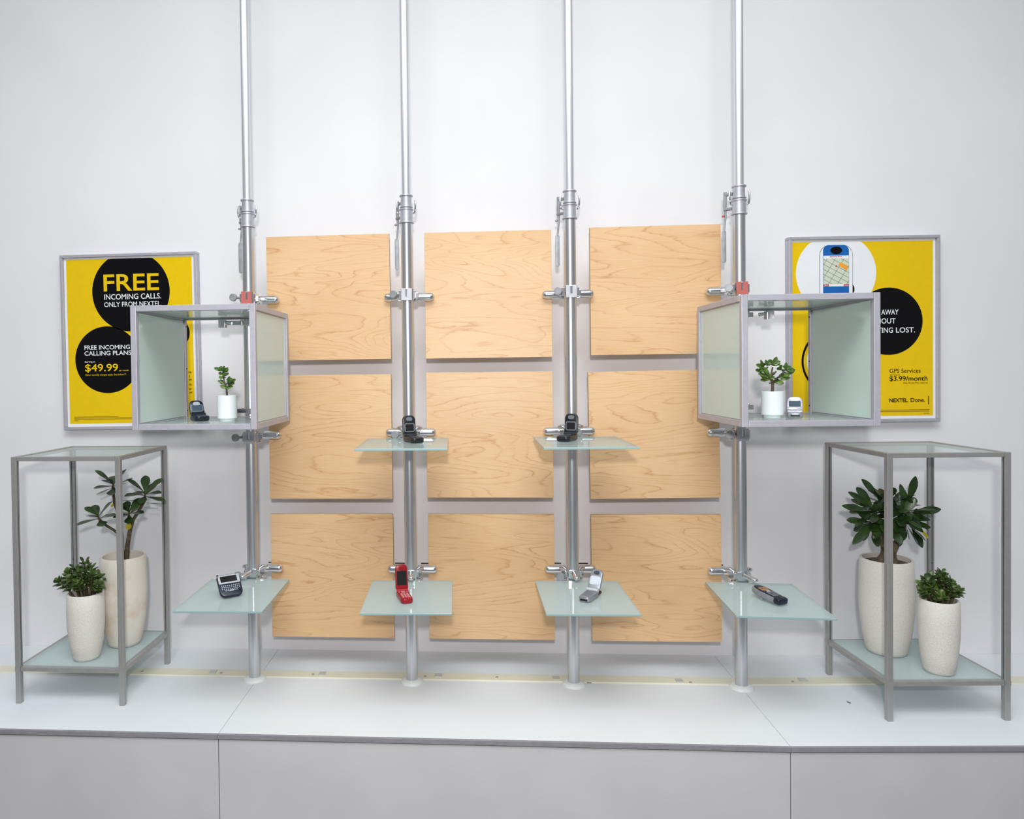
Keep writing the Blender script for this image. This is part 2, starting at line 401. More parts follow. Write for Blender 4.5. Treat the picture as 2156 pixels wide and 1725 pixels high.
# ------------------------------------------------------------------ wood panels
PX = (-0.4715, 0.0405, 0.5565); PZ = (1.8560, 1.4095, 0.9575)
rows = ('top', 'middle', 'bottom'); cols = ('left', 'centre', 'right')
tilt = {(0, 0): -0.004, (0, 1): -0.001, (0, 2): -0.002, (1, 2): -0.012, (1, 1): 0.001, (2, 2): -0.002}
notes = {(0, 0): 'square maple wood panel, top left of nine, behind the left glass cube',
         (0, 1): 'square maple wood panel, centre of the top row of nine',
         (0, 2): 'square maple wood panel, top right of nine, behind the right glass cube',
         (1, 0): 'square maple wood panel, left of the middle row, below the left glass cube',
         (1, 1): 'square maple wood panel in the very centre, between the two black flip phones',
         (1, 2): 'square maple wood panel, right of the middle row, below the right glass cube',
         (2, 0): 'square maple wood panel, bottom left, beside the red flip phone',
         (2, 1): 'square maple wood panel, centre of the bottom row, between red and silver phones',
         (2, 2): 'square maple wood panel, bottom right, behind the silver flip phone'}
dxy = {(0, 0): (0.0, 0.0), (0, 2): (0.004, 0.004), (1, 0): (-0.0005, -0.0018), (1, 1): (0, 0.0015), (1, 2): (-0.003, -0.0005), (2, 1): (0.0007, 0), (2, 0): (-0.0003, 0), (2, 2): (0.0007, 0)}
for r in range(3):
    for c in range(3):
        bm = new(); box(bm, -0.2, 0.2, 0.0, 0.014, -0.2, 0.2)
        for f in bm.faces:
            if abs(f.normal.y) < 0.5: f.material_index = 1
        bm.normal_update()
        for f in bm.faces: f.material_index = 0 if abs(f.normal.y) > 0.5 else 1
        dx, dz = dxy.get((r, c), (0, 0))
        o = obj('wood_panel', bm, [M['wood'], M['woodedge']], None, (PX[c]+dx, 0.0, PZ[r]+dz), bevel=0.0005)
        o.rotation_euler[1] = tilt.get((r, c), 0.0)
        tag(o, notes[(r, c)], 'panel', 'maple wood panels in three rows of three')

# ------------------------------------------------------------------ poles and clamps
POLE = ((-0.7075, -0.076), (-0.209, -0.0755), (0.2885, -0.0755), (0.7885, -0.076))
RL, RU = 0.0178, 0.0139
ptxt = ('steel pole furthest left, running behind the left glass cube', 'second steel pole from left, rising past the red flip phone',
        'third steel pole from left, rising past the silver flip phone', 'steel pole furthest right, running behind the right glass cube')
for i, (x, y) in enumerate(POLE):
    t = thing('display_pole', ptxt[i], 'pole', (x, y, CT), 0, 'steel poles holding shelves and cubes')
    bm = new(); lathe(bm, [(0.0355, 0), (0.0355, 0.002), (0.033, 0.006), (0.027, 0.0095), (0.019, 0.0105), (RL+0.0004, 0.0105)], 48); obj('base_flange', bm, M['flange'], t, smooth=True)
    bm = new(); lathe(bm, [(RL, 0.0106), (RL, 1.42), (RL-0.001, 1.421)], 40); obj('lower_tube', bm, M['pole'], t, smooth=True)
    bm = new(); lathe(bm, [(RU, 1.4212), (RU, 2.945)], 40); obj('upper_tube', bm, M['poleup'], t, smooth=True)
    # telescopic lock: two sleeves with rolled rims, side toggles, a hanging lever
    bm = new(); ri = RL+0.0003; z0 = 1.4212
    lathe(bm, [(ri, z0), (ri+0.0045, z0), (ri+0.0052, z0+0.0018), (ri+0.0045, z0+0.0036), (ri+0.0012, z0+0.004), (ri+0.0012, z0+0.040), (ri+0.004, z0+0.0405), (ri+0.0045, z0+0.042), (ri+0.004, z0+0.0435), (RU+0.0012, z0+0.0438),
               (RU+0.0008, z0+0.048), (RU+0.006, z0+0.0482), (RU+0.0065, z0+0.0496), (RU+0.006, z0+0.051), (RU+0.003, z0+0.0514), (RU+0.003, z0+0.082), (RU+0.0065, z0+0.0822), (RU+0.0072, z0+0.084), (RU+0.0065, z0+0.0858), (RU+0.0002, z0+0.086)], 40)
    slv = obj('lock_sleeve', bm, M['sleeve'], t, smooth=True, autosmooth=50)
    for s in (-1, 1):
        bm = new(); zc = z0+0.052
        tube(bm, [(s*0.0205, -0.002, zc-0.022), (s*0.0262, -0.004, zc-0.020), (s*0.0285, -0.004, zc-0.006), (s*0.0285, -0.003, zc+0.014), (s*0.0265, -0.002, zc+0.021)], [0.0028, 0.0032, 0.003, 0.0032, 0.0022], 10)
        obj('toggle', bm, M['chrome'], slv, smooth=True)
    lx, ly = -0.030, 0.030
    bm = new()
    cyl(bm, (-0.013, 0.013, z0+0.066), (lx, ly, z0+0.066), 0.005, 12); cyl(bm, (-0.013, 0.013, z0+0.022), (lx-0.004, ly, z0+0.022), 0.0045, 12)
    tube(bm, [(lx, ly, z0+0.075), (lx-0.001, ly, z0+0.03), (lx+0.001, ly, z0), (lx-0.004, ly, z0-0.045)], [0.005, 0.0048, 0.003, 0.0025], 10)
    blade = outline(0.0125, 0.098, 0.006)
    slab(bm, blade, -0.0015, 0.0015, 0.0007, Matrix.Translation((lx-0.004, ly, z0-0.04)) @ Matrix.Rotation(math.radians(0), 4, 'Z') @ Matrix.Rotation(math.radians(90), 4, 'X') )
    lev = obj('lever', bm, M['knob'], slv, smooth=True)
    bm = new(); lathe(bm, [(0.0038, 0), (0.0045, 0.001), (0.0045, 0.004), (0.002, 0.006)], 12, (lx-0.006, ly, z0-0.0)); obj('pin', bm, M['redplate'] if i > 2 else M['satin'], slv, smooth=True)

def clamp(i, z, label, left, right, knob, arm=0, face='plate', gap_bar=False, low=False):
    x, y = POLE[i]
    t = thing('pole_clamp', label, 'clamp', (x, y, z), 0, 'chrome clamps round the steel poles')
    r = RL+0.0002; h = 0.0185
    # block: a rounded-square collar round the tube
    bm = new(); n = 32
    def sq(a, k):
        cx, cy = math.cos(a), math.sin(a); m = max(abs(cx), abs(cy)); q = k*(1/m*0.72+0.28*1.15)
        return (q*cx, q*cy)
    rings = []
    for rad, zz in (('i', -h), (0.0185, -h), (0.0195, -h+0.001), (0.0195, h-0.001), (0.0185, h), ('i', h), ('i', -h)):
        ring = []
        for k in range(n):
            a = 2*PI*k/n+PI/n
            ring.append(((r*math.cos(a), r*math.sin(a)) if rad == 'i' else sq(a, rad))+(zz,))
        rings.append(ring)
    loft(bm, rings, False)
    for s in (-1, 1):           # side lugs
        box(bm, s*0.0215-0.004, s*0.0215+0.004, -0.011, 0.018, -0.013, 0.013)
        cyl(bm, (s*0.017, 0.012, -0.017), (s*0.03, 0.010, -0.015), 0.005, 12)
    obj('clamp_block', bm, M['chrome'], t, smooth=True, autosmooth=30, bevel=0.0008)
    if not low:                 # flat front plate with a U slot
        bm = new(); yf = -0.0245; w = 0.0165; sw = 0.0035; zs = -0.004
        outl = [(-w, -h), (w, -h), (w, h), (sw, h)]
        for k in range(9):
            a = PI*k/8; outl.append((sw*math.cos(a), zs-sw*math.sin(a)))
        outl += [(-sw, h), (-w, h)]
        loft(bm, [[(a, -0.0205, b) for a, b in outl], [(a, yf, b) for a, b in outl]])
        o = obj('face_plate', bm, M[face], t, bevel=0.0005)
        if face == 'redplate': o['label'] = 'red faced plate with a slot'
    for s, on in ((-1, left), (1, right)):
        if not on: continue
        bm = new(); yy = 0.0605 if not low else 0.0585
        capsule(bm, (s*0.026, yy, 0.0), (s*0.0805, yy, 0.0), 0.0136, 28, 6, False, True)
        obj('handle', bm, M['chrome'], t, smooth=True)
        bm = new(); box(bm, min(s*0.014, s*0.034), max(s*0.014, s*0.034), 0.010, yy+0.004, -0.0085, 0.0085); obj('handle_arm', bm, M['chrome'], t, bevel=0.0015)
        if gap_bar:
            bm = new(); box(bm, min(s*0.026, s*0.058), max(s*0.026, s*0.058), 0.078, 0.082, 0.011, 0.014); obj('black_bar', bm, M['rubber'], t)  # thin black bar across the gap to the panel edge
    if knob:
        bm = new(); s = knob; c = Vector((s*0.040, -0.026, 0.0)); d = Vector((s*0.30 if abs(s) == 1 else 0, -0.95, 0)).normalized()
        cyl(bm, c+d*-0.004, c+d*0.006, 0.0118, 28)
        cyl(bm, c-d*0.004, c-d*0.022-Vector((s*0.012, 0, 0)), 0.004, 12)
        obj('knob', bm, M['knob'], t, smooth=True, bevel=0.0012)
    if arm or low:
        bm = new(); ax = {0: 0, -1: -0.018, 1: 0.022, 2: 0.005}[arm] if arm in (0, -1, 1, 2) else 0
        tube(bm, [(ax*0.1, -0.018, 0.008), (ax*0.45, -0.027, 0.006), (ax*0.8, -0.039, 0.003), (ax, -0.047, 0.0008)], [0.0078, 0.0078, 0.0085, 0.0075], 16)
        lathe(bm, [(0.0002, 0.0), (0.009, 0.0), (0.0098, 0.002), (0.0092, 0.005), (0.006, 0.0085), (0.0004, 0.0098)], 20, (ax, -0.048, 0.0003))
        obj('glass_grip', bm, M['chrome'], t, smooth=True)
        for s in (-1, 1):
            bm = new(); tube(bm, [(s*0.018, 0.004, 0.012), (s*0.027, 0.012, 0.018), (s*0.036, 0.02, 0.016)], [0.005, 0.0075, 0.006], 12); obj('thumb_screw', bm, M['chrome'], t, smooth=True)
    return t

ZU, ZM, ZL = 1.851, 1.416, 0.9855
clamp(0, ZU, 'red faced chrome clamp on the leftmost pole just above the left glass cube', 0, 1, -1, face='redplate')
clamp(1, ZU, 'chrome clamp on the second pole, between the top left and top centre panels', 1, 1, -1)
clamp(2, ZU, 'chrome clamp on the third pole, between the top centre and top right panels', 1, 1, -1)
clamp(3, ZU, 'red faced chrome clamp on the rightmost pole just above the right glass cube', 1, 0, -1, face='redplate')
clamp(0, ZM, 'chrome clamp on the leftmost pole just below the left glass cube', 0, 1, -1)
clamp(1, 1.4225, 'chrome clamp behind the black flip phone on the second pole', 1, 1, -1, arm=2, low=True)
clamp(2, 1.4235, 'chrome clamp behind the black flip phone on the third pole', 1, 1, 0, arm=2, low=True)
clamp(3, ZM, 'chrome clamp on the rightmost pole just below the right glass cube', 1, 0, -1)
clamp(0, 0.9860, 'chrome clamp gripping the low shelf that holds the keyboard handheld', 0, 1, -1, arm=-1, low=True, gap_bar=True)
clamp(1, 0.9860, 'chrome clamp gripping the low shelf that holds the red flip phone', 1, 1, 0, arm=2, low=True, gap_bar=True)
clamp(2, 0.9890, 'chrome clamp gripping the low shelf that holds the silver flip phone', 1, 1, -1, arm=2, low=True, gap_bar=True)
clamp(3, 0.9865, 'chrome clamp gripping the low shelf that holds the black candybar phone', 1, 0, 0, arm=1, low=True, gap_bar=True)

# ------------------------------------------------------------------ glass shelves (top face at z)
def shelf(label, x, y, z, rot, dx=0.0):
    bm = new(); w, d, th = 0.1228, 0.297, 0.006
    fs = box(bm, -w, w, 0, d, -th, 0)
    bm.normal_update()
    for f in bm.faces: f.material_index = 0 if abs(f.normal.z) > 0.5 else 1
    o = obj('glass_shelf', bm, [M['glass'], M['glassedge']], None, (x, y, z), rot, bevel=0.0008)
    return tag(o, label, 'shelf', 'square frosted glass shelves on the poles')
shelf('low frosted glass shelf at far left, holding the keyboard handheld', -0.7022, -0.4025, 0.9758, 0.016)
shelf('low frosted glass shelf holding the red flip phone', -0.1925, -0.4026, 0.9757, 0.03)
shelf('low frosted glass shelf holding the silver flip phone', 0.2985, -0.4022, 0.9785, 0.015)
shelf('low frosted glass shelf at far right, holding the black candybar phone', 0.7840, -0.4024, 0.9764, -0.05)
shelf('upper frosted glass shelf with a black flip phone, on the second pole', -0.2000, -0.4040, 1.4123, 0.03)
shelf('upper frosted glass shelf with a black flip phone, on the third pole', 0.2960, -0.4040, 1.4135, 0.012)

# ------------------------------------------------------------------ glass cubes
def cube(label, x, y, z, rot, side):
    t = thing('display_cube', label, 'display case', (x, y, z), rot, 'open glass display cubes on the outer poles')
    w, d, h, b = 0.1672, 0.3391, 0.3296, 0.0155
    for sx in (-1, 1):
        for yy in (0, d-b):
            bm = new(); x0 = sx*w; x1 = sx*(w-b); box(bm, min(x0, x1), max(x0, x1), yy, yy+b, 0, h); obj('post', bm, M['alu'], t, bevel=0.001)
        for zz in (0, h-b):
            bm = new(); x0 = sx*w; x1 = sx*(w-b); box(bm, min(x0, x1), max(x0, x1), b+0.0006, d-b-0.0006, zz, zz+b); obj('rail', bm, M['alu'], t, bevel=0.001)
        bm = new(); x0 = sx*(w-0.006); x1 = sx*(w-0.011); box(bm, min(x0, x1), max(x0, x1), b, d-b, b, h-b); obj('side_panel', bm, M['glasspanel'], t)
        bm = new(); x0 = sx*(w-0.0045); x1 = sx*(w-0.0125)
        for z0, z1 in ((b, b+0.0022), (h-b-0.0022, h-b)): box(bm, min(x0, x1), max(x0, x1), b, d-b, z0, z1)
        for y0 in (b, d-b-0.0022): box(bm, min(x0, x1), max(x0, x1), y0, y0+0.0022, b, h-b)
        obj('gasket', bm, M['satin'], t)
    for zz in (0, h-b):
        for yy in (0, d-b):
            bm = new(); box(bm, -w+b+0.0006, w-b-0.0006, yy, yy+b, zz, zz+b); obj('rail', bm, M['alu'], t, bevel=0.001)
    bm = new(); box(bm, -w+b, w-b, b, d-b, h-0.011, h-0.005); obj('top_panel', bm, M['glasspanel'], t)
    bm = new(); box(bm, -w+b, w-b, b, d-b, 0.0085, 0.0145); obj('bottom_panel', bm, M['glassbox'], t)
    px = side*0.0355      # where the pole passes behind
    for zz, s in ((h-0.034, 1), (0.026, -1)):
        bm = new()
        box(bm, px-0.05, px+0.02, d-0.028, d-0.016, zz, zz+0.014); cyl(bm, (px-0.004*side, d-0.03, zz-0.008*s+0.006), (px-0.004*side, d-0.03, zz+0.018), 0.004, 12)
        sx = -side
        if s > 0:
            box(bm, px+sx*0.064-0.010, px+sx*0.064+0.010, d-0.04, d-0.016, zz-0.008, zz+0.016)
            tube(bm, [(px+sx*0.035, d-0.03, zz+0.006), (px+sx*0.055, d-0.03, zz+0.010)], [0.006, 0.004], 10)
        else:
            box(bm, px+sx*0.052-0.004, px+sx*0.052+0.004, d-0.034, d-0.016, zz-0.01, zz+0.012)
        obj('mounting_bracket', bm, M['chrome'], t, bevel=0.0012)
    for sx in (-1, 1):
        bm = new(); zc = (0.035, h/2, h-0.035)
        for q in zc: cyl(bm, (sx*(w-b), d-b*0.5, q), (sx*(w-b-0.0015), d-b*0.5, q), 0.0022, 10)
        obj('screw', bm, M['joint'], t)
    return t
cube('open glass cube at left in front of the poster reading FREE', -0.7415, -0.4421, 1.4677, 0.007, 1)
cube('open glass cube at right in front of the poster with the phone map', 0.8266, -0.4461, 1.4662, 0.0148, -1)

# ------------------------------------------------------------------ tables
def table(label, x, y, rot):
    t = thing('display_table', label, 'table', (x, y, CT), rot, 'tall grey framed glass tables')
    w, d, h, b = 0.1656, 0.311, 0.7283, 0.0152
    zs = 0.0955                   # underside of the lower rails
    for sx in (-1, 1):
        for yy in (0, d-b):
            bm = new(); x0 = sx*w; x1 = sx*(w-b); box(bm, min(x0, x1), max(x0, x1), yy, yy+b, 0, h); lg = obj('leg', bm, M['alutable'], t, bevel=0.0012)
            bm = new(); gx = sx*(w-b)-sx*0.0002; box(bm, min(gx, gx+sx*0.001), max(gx, gx+sx*0.001), yy+b*0.5-0.0011, yy+b*0.5+0.0011, zs+0.016, h-0.014)
            gy = yy-0.0003 if yy > 0.1 else yy+b-0.0005; xm = sx*(w-b*0.5); box(bm, xm-0.0011, xm+0.0011, gy, gy+0.0008, zs+0.016, h-0.014); obj('groove', bm, M['joint'], lg)
            bm = new(); q = 0.0003; box(bm, min(x0, x1)-q, max(x0, x1)+q, yy-q, yy+b+q, zs+0.0005, zs+0.013); obj('corner_joint', bm, M['alutable'], lg)
        for zz in (zs, h-0.0125):
            bm = new(); x0 = sx*(w-0.001); x1 = sx*(w-b+0.001); box(bm, min(x0, x1), max(x0, x1), b+0.0008, d-b-0.0008, zz, zz+0.0125); obj('rail', bm, M['alutable'], t, bevel=0.001)
    for zz in (zs, h-0.0125):
        for yy in (0.001, d-b+0.001):
            bm = new(); box(bm, -w+b+0.0008, w-b-0.0008, yy, yy+b-0.002, zz, zz+0.0125); obj('rail', bm, M['alutable'], t, bevel=0.001)
    bm = new(); box(bm, -w+b, w-b, b, d-b, h-0.008, h-0.002); obj('glass_top', bm, M['glassbox'], t)
    bm = new(); box(bm, -w+b, w-b, b, d-b, zs+0.009, zs+0.0145); obj('glass_shelf', bm, M['glass'], t)
    bm = new()
    for zc in (0.35, 0.53): cyl(bm, (-w+b/2 if x < 0 else w-b/2, d-b, zc), (-w+b/2 if x < 0 else w-b/2, d-b-0.001, zc), 0.0022, 10)
    obj('screw', bm, M['joint'], t)
table('tall grey framed glass table at far left below the poster reading FREE', -1.1985, -0.2713, -0.008)
table('tall grey framed glass table at far right below the phone map poster', 1.2690, -0.2635, 0.0564)
ZT = CT+0.11                      # glass of the low shelf in the tables

# ------------------------------------------------------------------ posters
def poster(label, x, z, w, h, rot, fill, lean=0.0):
    y = wy(x)
    t = thing('framed_poster', label, 'poster', (x, y-0.0005, z), rot)
    t.rotation_euler[1] = lean
    fd, fw = 0.030, 0.0095
    for n, q in (('frame_rail', ((0, w, 0, fw), (0, w, h-fw, h))), ('frame_stile', ((0, fw, fw+0.0003, h-fw-0.0003), (w-fw, w, fw+0.0003, h-fw-0.0003)))):
        for x0, x1, z0, z1 in q:
            bm = new(); box(bm, x0, x1, -fd, 0, z0, z1); obj(n, bm, M['alu'], t, bevel=0.0012)
    bm = new(); box(bm, fw+0.0003, w-fw-0.0003, -0.0195, -0.002, fw+0.0003, h-fw-0.0003); obj('backing', bm, M['paper'], t)
    fill(t)

def ink(name, t, mt, fn, th=0.0004):
    bm = new(); fn(bm)
    return obj(name, bm, mt, t)

def fill_left(t):
    X, Z = -1.4490, 1.4243                        # frame corner
    p = lambda x: x-X
    q = lambda z: z-Z
    y = -0.0199
    x0, x1, z0, z1 = p(-1.4310), p(-0.9800), q(1.4450), q(2.0200)
    t = ink('yellow_print', t, M['yellow'], lambda b: box(b, x0, x1, y, y+0.0003, z0, z1))
    ink('large_black_disc', t, M['inkblack'], lambda b: disc(b, p(-1.1990), q(1.9045), 0.1395, y-0.0003, z1))
    ink('small_black_disc', t, M['inkblack'], lambda b: disc(b, p(-1.2890), q(1.6680), 0.1170, y-0.0003))
    ink('side_black_disc', t, M['inkblack'], lambda b: disc(b, p(-1.0480), q(1.7560), 0.0560, y-0.0003))
    yt = y-0.0007
    ink('headline', t, M['inkyellow'], lambda b: text(b, 'FREE', p(-1.2965), p(-1.0975), q(1.9070), q(1.9655), yt, 0.013))
    def wh(b):
        text(b, 'INCOMING CALLS.', p(-1.2955), p(-1.0905), q(1.8775), q(1.8965), yt, 0.009)
        text(b, 'ONLY FROM NEXTEL.', p(-1.2960), p(-1.0900), q(1.8520), q(1.8690), yt, 0.006)
    ink('subheading', t, M['inkwhite'], wh)
    def pl(b):
        text(b, 'FREE INCOMING', p(-1.3715), p(-1.2070), q(1.7040), q(1.7190), yt, 0.009)
        text(b, 'CALLING PLANS', p(-1.3720), p(-1.2030), q(1.6835), q(1.6990), yt, 0.009)
        text(b, 'Starting at', p(-1.3715), p(-1.3345), q(1.6575), q(1.6650), yt, 0.0)
    ink('plan_lettering', t, M['inkwhite'], pl)
    def pr(b):
        text(b, '$49.99', p(-1.3710), p(-1.2515), q(1.6235), q(1.6535), yt, 0.009)
        text(b, 'per month.', p(-1.2485), p(-1.2120), q(1.6255), q(1.6325), yt, 0.0)
        text(b, 'Other monthly charges apply. See below.**', p(-1.3710), p(-1.2230), q(1.6110), q(1.6190), yt, 0.0)
    ink('price_lettering', t, M['inkyellow'], pr)
    def fr(b):
        for s, za, zb in (('ls', 1.6155, 1.6235), ('t', 1.6010, 1.6085), ('es', 1.5900, 1.5955), ('ds', 1.5730, 1.5805), ('ar', 1.5570, 1.5625), ('nd', 1.5450, 1.5525)):
            text(b, s, p(-0.9985), p(-0.9885) if len(s) > 1 else p(-0.9945), q(za), q(zb), yt, 0.004)
    ink('side_lettering', t, M['inkblack'], fr)
    def fp(b):
        for k, (a, c) in enumerate(((-1.4150, -1.2550), (-1.4150, -1.0000), (-1.4150, -1.0000), (-1.4150, -1.4000))):
            zz = q(1.4685-k*0.0042); box(b, p(a), p(c), yt, yt+0.0003, zz-0.0009, zz+0.0009)
    ink('fine_print', t, M['inkgrey'], fp)
poster('framed yellow poster at left with FREE in a black disc', -1.4455, 1.4250, 0.4900, 0.6115, 0.0, fill_left, -0.006)

XR, ZR = 1.0277, 1.4312
def fill_right(t):
    ca = math.cos(WA); p = lambda x: (x-XR)/ca
    q = lambda z: z-ZR
    y = -0.0199
    x0, x1, z0, z1 = p(1.0420), p(1.4995), q(1.4505), q(2.0255)
    t = ink('yellow_print', t, M['yellow'], lambda b: box(b, x0, x1, y, y+0.0003, z0, z1))
    ink('white_disc', t, M['inkwhite'], lambda b: disc(b, p(1.1845), q(1.9225), 0.1310, y-0.0003, z1))
    ink('black_disc', t, M['inkblack'], lambda b: disc(b, p(1.3550), q(1.7622), 0.1108, y-0.0006))
    ink('black_ring', t, M['inkblack'], lambda b: ringflat(b, p(1.1795), q(1.6330), 0.1085, 0.1015, y-0.0003))
    ink('inner_white_disc', t, M['inkwhite'], lambda b: disc(b, p(1.1795), q(1.6330), 0.0915, y-0.0003))
    yt = y-0.0010
    # the printed phone with a street map on its screen
    def ph(b):
        o = [(a+p(1.1850), c+q(2.0155)) for a, c in outline(0.1085, 0.165, 0.001, 8, 1.0, 0.034)]
        loft(b, [[(a, y-0.0003, c) for a, c in o], [(a, y-0.0006, c) for a, c in o]])
    ink('phone_outline', t, M['inkblack'], ph)
    def ph2(b):
        o = [(a+p(1.1850), c+q(2.0143)) for a, c in outline(0.1060, 0.163, 0.001, 8, 1.0, 0.033)]
        loft(b, [[(a, y-0.0006, c) for a, c in o], [(a, y-0.0009, c) for a, c in o]])
    ink('phone_body', t, M['inkwhite'], ph2)
    def bl(b):
        o = [(a+p(1.1842), c+q(2.0140)) for a, c in outline(0.0845, 0.162, 0.001, 8, 1.0, 0.018)]
        loft(b, [[(a, y-0.0009, c) for a, c in o], [(a, y-0.0012, c) for a, c in o]])
    ink('phone_face', t, M['inkblue'], bl)
    ink('phone_earpiece', t, M['inkblack'], lambda b: disc(b, p(1.1850), q(1.9972), 0.0122, y-0.0016, rx=0.0192))
    ink('phone_key', t, M['inkblack'], lambda b: disc(b, p(1.2370), q(1.8690), 0.015, y-0.0005, rx=0.0075))
    ym = y-0.0014; a0, a1, c0, c1 = p(1.1430), p(1.2255), q(1.8790), q(1.9800)
    ink('screen_base', t, M['inkwhite'], lambda b: box(b, a0, a1, ym, ym+0.0002, c0, c1))
    ink('map', t, M['inkmap'], lambda b: box(b, a0, a1, ym-0.0002, ym, c0+0.0075, c1-0.0095))
    def clip_line(b, xa, za, xb, zb, w=0.0005):
        # a street, kept within the map
        d = Vector((xb-xa, 0, zb-za)); n = Vector((-d.z, 0, d.x)).normalized()*w
        P_, Q_ = Vector((xa, 0, za)), Vector((xb, 0, zb)); pts = [P_+n, Q_+n, Q_-n, P_-n]
        loft(b, [[(v.x, ym-0.0002, v.z) for v in pts], [(v.x, ym-0.0004, v.z) for v in pts]])
    mz0, mz1 = c0+0.0078, c1-0.0098
    def seg(b, x, z, dx, dz, w=0.0004):
        ts = []
        lo, hi = -9.0, 9.0
        for o_, dd, l_, h_ in ((x, dx, a0, a1), (z, dz, mz0, mz1)):
            u, v = sorted(((l_-o_)/dd, (h_-o_)/dd)); lo = max(lo, u); hi = min(hi, v)
        if hi > lo: clip_line(b, x+dx*lo, z+dz*lo, x+dx*hi, z+dz*hi, w)
    def streets(b):
        for dx in (-0.055, -0.028, 0.0, 0.03, 0.06): seg(b, a0+0.042+dx, c0+0.05, 0.62, 1.0)
        for k in range(-4, 6): seg(b, a0+0.042, c0+0.05+k*0.0165, 1.0, -0.55)
    ink('streets', t, M['inkblack'], streets)
    def park(b):
        pts = [(a0+0.048, c0+0.068), (a0+0.055, c0+0.0795), (a1-0.002, c0+0.066), (a1-0.006, c0+0.0515)]
        loft(b, [[(x, ym-0.0004, z) for x, z in pts], [(x, ym-0.0006, z) for x, z in pts]])
    ink('park', t, M['inkorange'], park)
    def red(b):
        pts = []
        for k in range(10):
            a = PI/2+PI*k/5; r = 0.0042 if k % 2 == 0 else 0.0017; pts.append((a0+0.0415+r*math.cos(a), c0+0.0665+r*math.sin(a)))
        loft(b, [[(x, ym-0.0006, z) for x, z in pts], [(x, ym-0.0008, z) for x, z in pts]])
        box(b, a0, a0+0.017, ym-0.0004, ym-0.0002, c0+0.0005, c0+0.0070); box(b, a1-0.017, a1, ym-0.0004, ym-0.0002, c0+0.0005, c0+0.0070)
        text(b, 'MAPQUEST', a0+0.022, a1-0.022, c1-0.0062, c1-0.0012, ym-0.0003, 0.02)
    ink('map_marks', t, M['inkred'], red)
    def sw(b):
        text(b, 'Back', a0+0.003, a0+0.014, c0+0.0018, c0+0.0056, ym-0.0006); text(b, 'Zoom', a1-0.0145, a1-0.002, c0+0.0018, c0+0.0056, ym-0.0006)
    ink('softkey_lettering', t, M['inkwhite'], sw)
    def aw(b):
        text(b, 'GET', p(1.2820), p(1.3220), q(1.7835), q(1.8005), yt, 0.009)
        text(b, 'AWAY', p(1.3310), p(1.3873), q(1.7835), q(1.8005), yt, 0.009)
        text(b, 'WITHOUT', p(1.2730), p(1.3774), q(1.7545), q(1.7720), yt, 0.009)
        text(b, 'GETTING', p(1.2795), p(1.3690), q(1.7243), q(1.7415), yt, 0.009)
        text(b, 'LOST.', p(1.3790), p(1.4408), q(1.7243), q(1.7415), yt, 0.009)
    ink('headline', t, M['inkwhite'], aw)
    def bk(b):
        text(b, 'GPS Services', p(1.3577), p(1.4590), q(1.5918), q(1.6056), yt, 0.0)
        text(b, 'starting at', p(1.3587), p(1.3918), q(1.5820), q(1.5880), yt, 0.0)
        text(b, '$3.99/month', p(1.3576), p(1.4810), q(1.5630), q(1.5812), yt, 0.010)
        text(b, 'Data Access Plan required', p(1.4028), p(1.4810), q(1.5550), q(1.5612), yt, 0.0)
        text(b, 'NEXTEL', p(1.3568), p(1.4165), q(1.4953), q(1.5080), yt, 0.022)
        text(b, 'Done.', p(1.4262), p(1.4725), q(1.4953), q(1.5085), yt, 0.012)
    ink('offer_lettering', t, M['inkblack'], bk)
    ink('logo_dot', t, M['inkblack'], lambda b: box(b, p(1.4185), p(1.4200), yt, yt+0.0003, q(1.4953), q(1.4968)))
    ink('logo_bar', t, M['inkblack'], lambda b: box(b, p(1.4835), p(1.4858), yt, yt+0.0003, q(1.4870), q(1.5148)))
    def fp(b):
        for k, (a, c) in enumerate(((1.25, 1.4865), (1.25, 1.4865))):
            zz = q(1.4698-k*0.0048); box(b, p(a), p(c), yt, yt+0.0003, zz-0.0009, zz+0.0009)
        box(b, p(1.4690), p(1.4870), yt, yt+0.0003, q(1.4572), q(1.4588))
    ink('fine_print', t, M['inkgrey'], fp)
poster('framed yellow poster at right with a phone map in a white disc', XR, ZR, 0.4905, 0.6110, WA, fill_right)

# ------------------------------------------------------------------ planted pots
def big_pot(t, prof, mt, soil_z, soil_r, wall=0.008):
    bm = new(); R0, H = prof[-1]
    pr = [(prof[0][0]*0.9, 0.0)]+prof+[(R0-0.002, H+0.003), (R0-wall+0.001, H+0.002), (R0-wall, H-0.004), (R0-wall*0.9, soil_z-0.004)]
    lathe(bm, pr, 56); obj('pot', bm, mt, t, smooth=True, autosmooth=50)
    bm = new(); lathe(bm, [(soil_r, soil_z-0.003), (soil_r*0.7, soil_z), (0.002, soil_z+0.002)], 32); obj('soil', bm, M['soil'], t, smooth=True)

def rosette(bm, c, axis, n, L, Wd, rnd, open_=1.0, mi=0, T=0.0014, shape=2.0):
    a, b, d = frame_of(axis)
    for k in range(n):
        ph = k*2.399+rnd.uniform(-0.3, 0.3); tl = (0.35+0.65*(k/n))*open_
        dr = d*math.cos(tl*PI/2*1.05)+(a*math.cos(ph)+b*math.sin(ph))*math.sin(tl*PI/2*1.05)
        l = L*rnd.uniform(0.75, 1.1)
        leaf(bm, Vector(c)-d*0.012*(k/n)+dr*0.003, dr, d+Vector((0, -0.15, 0.4)), l, Wd*rnd.uniform(0.85, 1.1), T, rnd.uniform(-0.22, 0.04), mi, shape)

def poly(pts, y0=0.0, k=0.001): return [Vector((x*k, y0+(e*k if len(q) else 0), z*k)) for x, z, *q in pts for e in (q or [0])][:len(pts)]

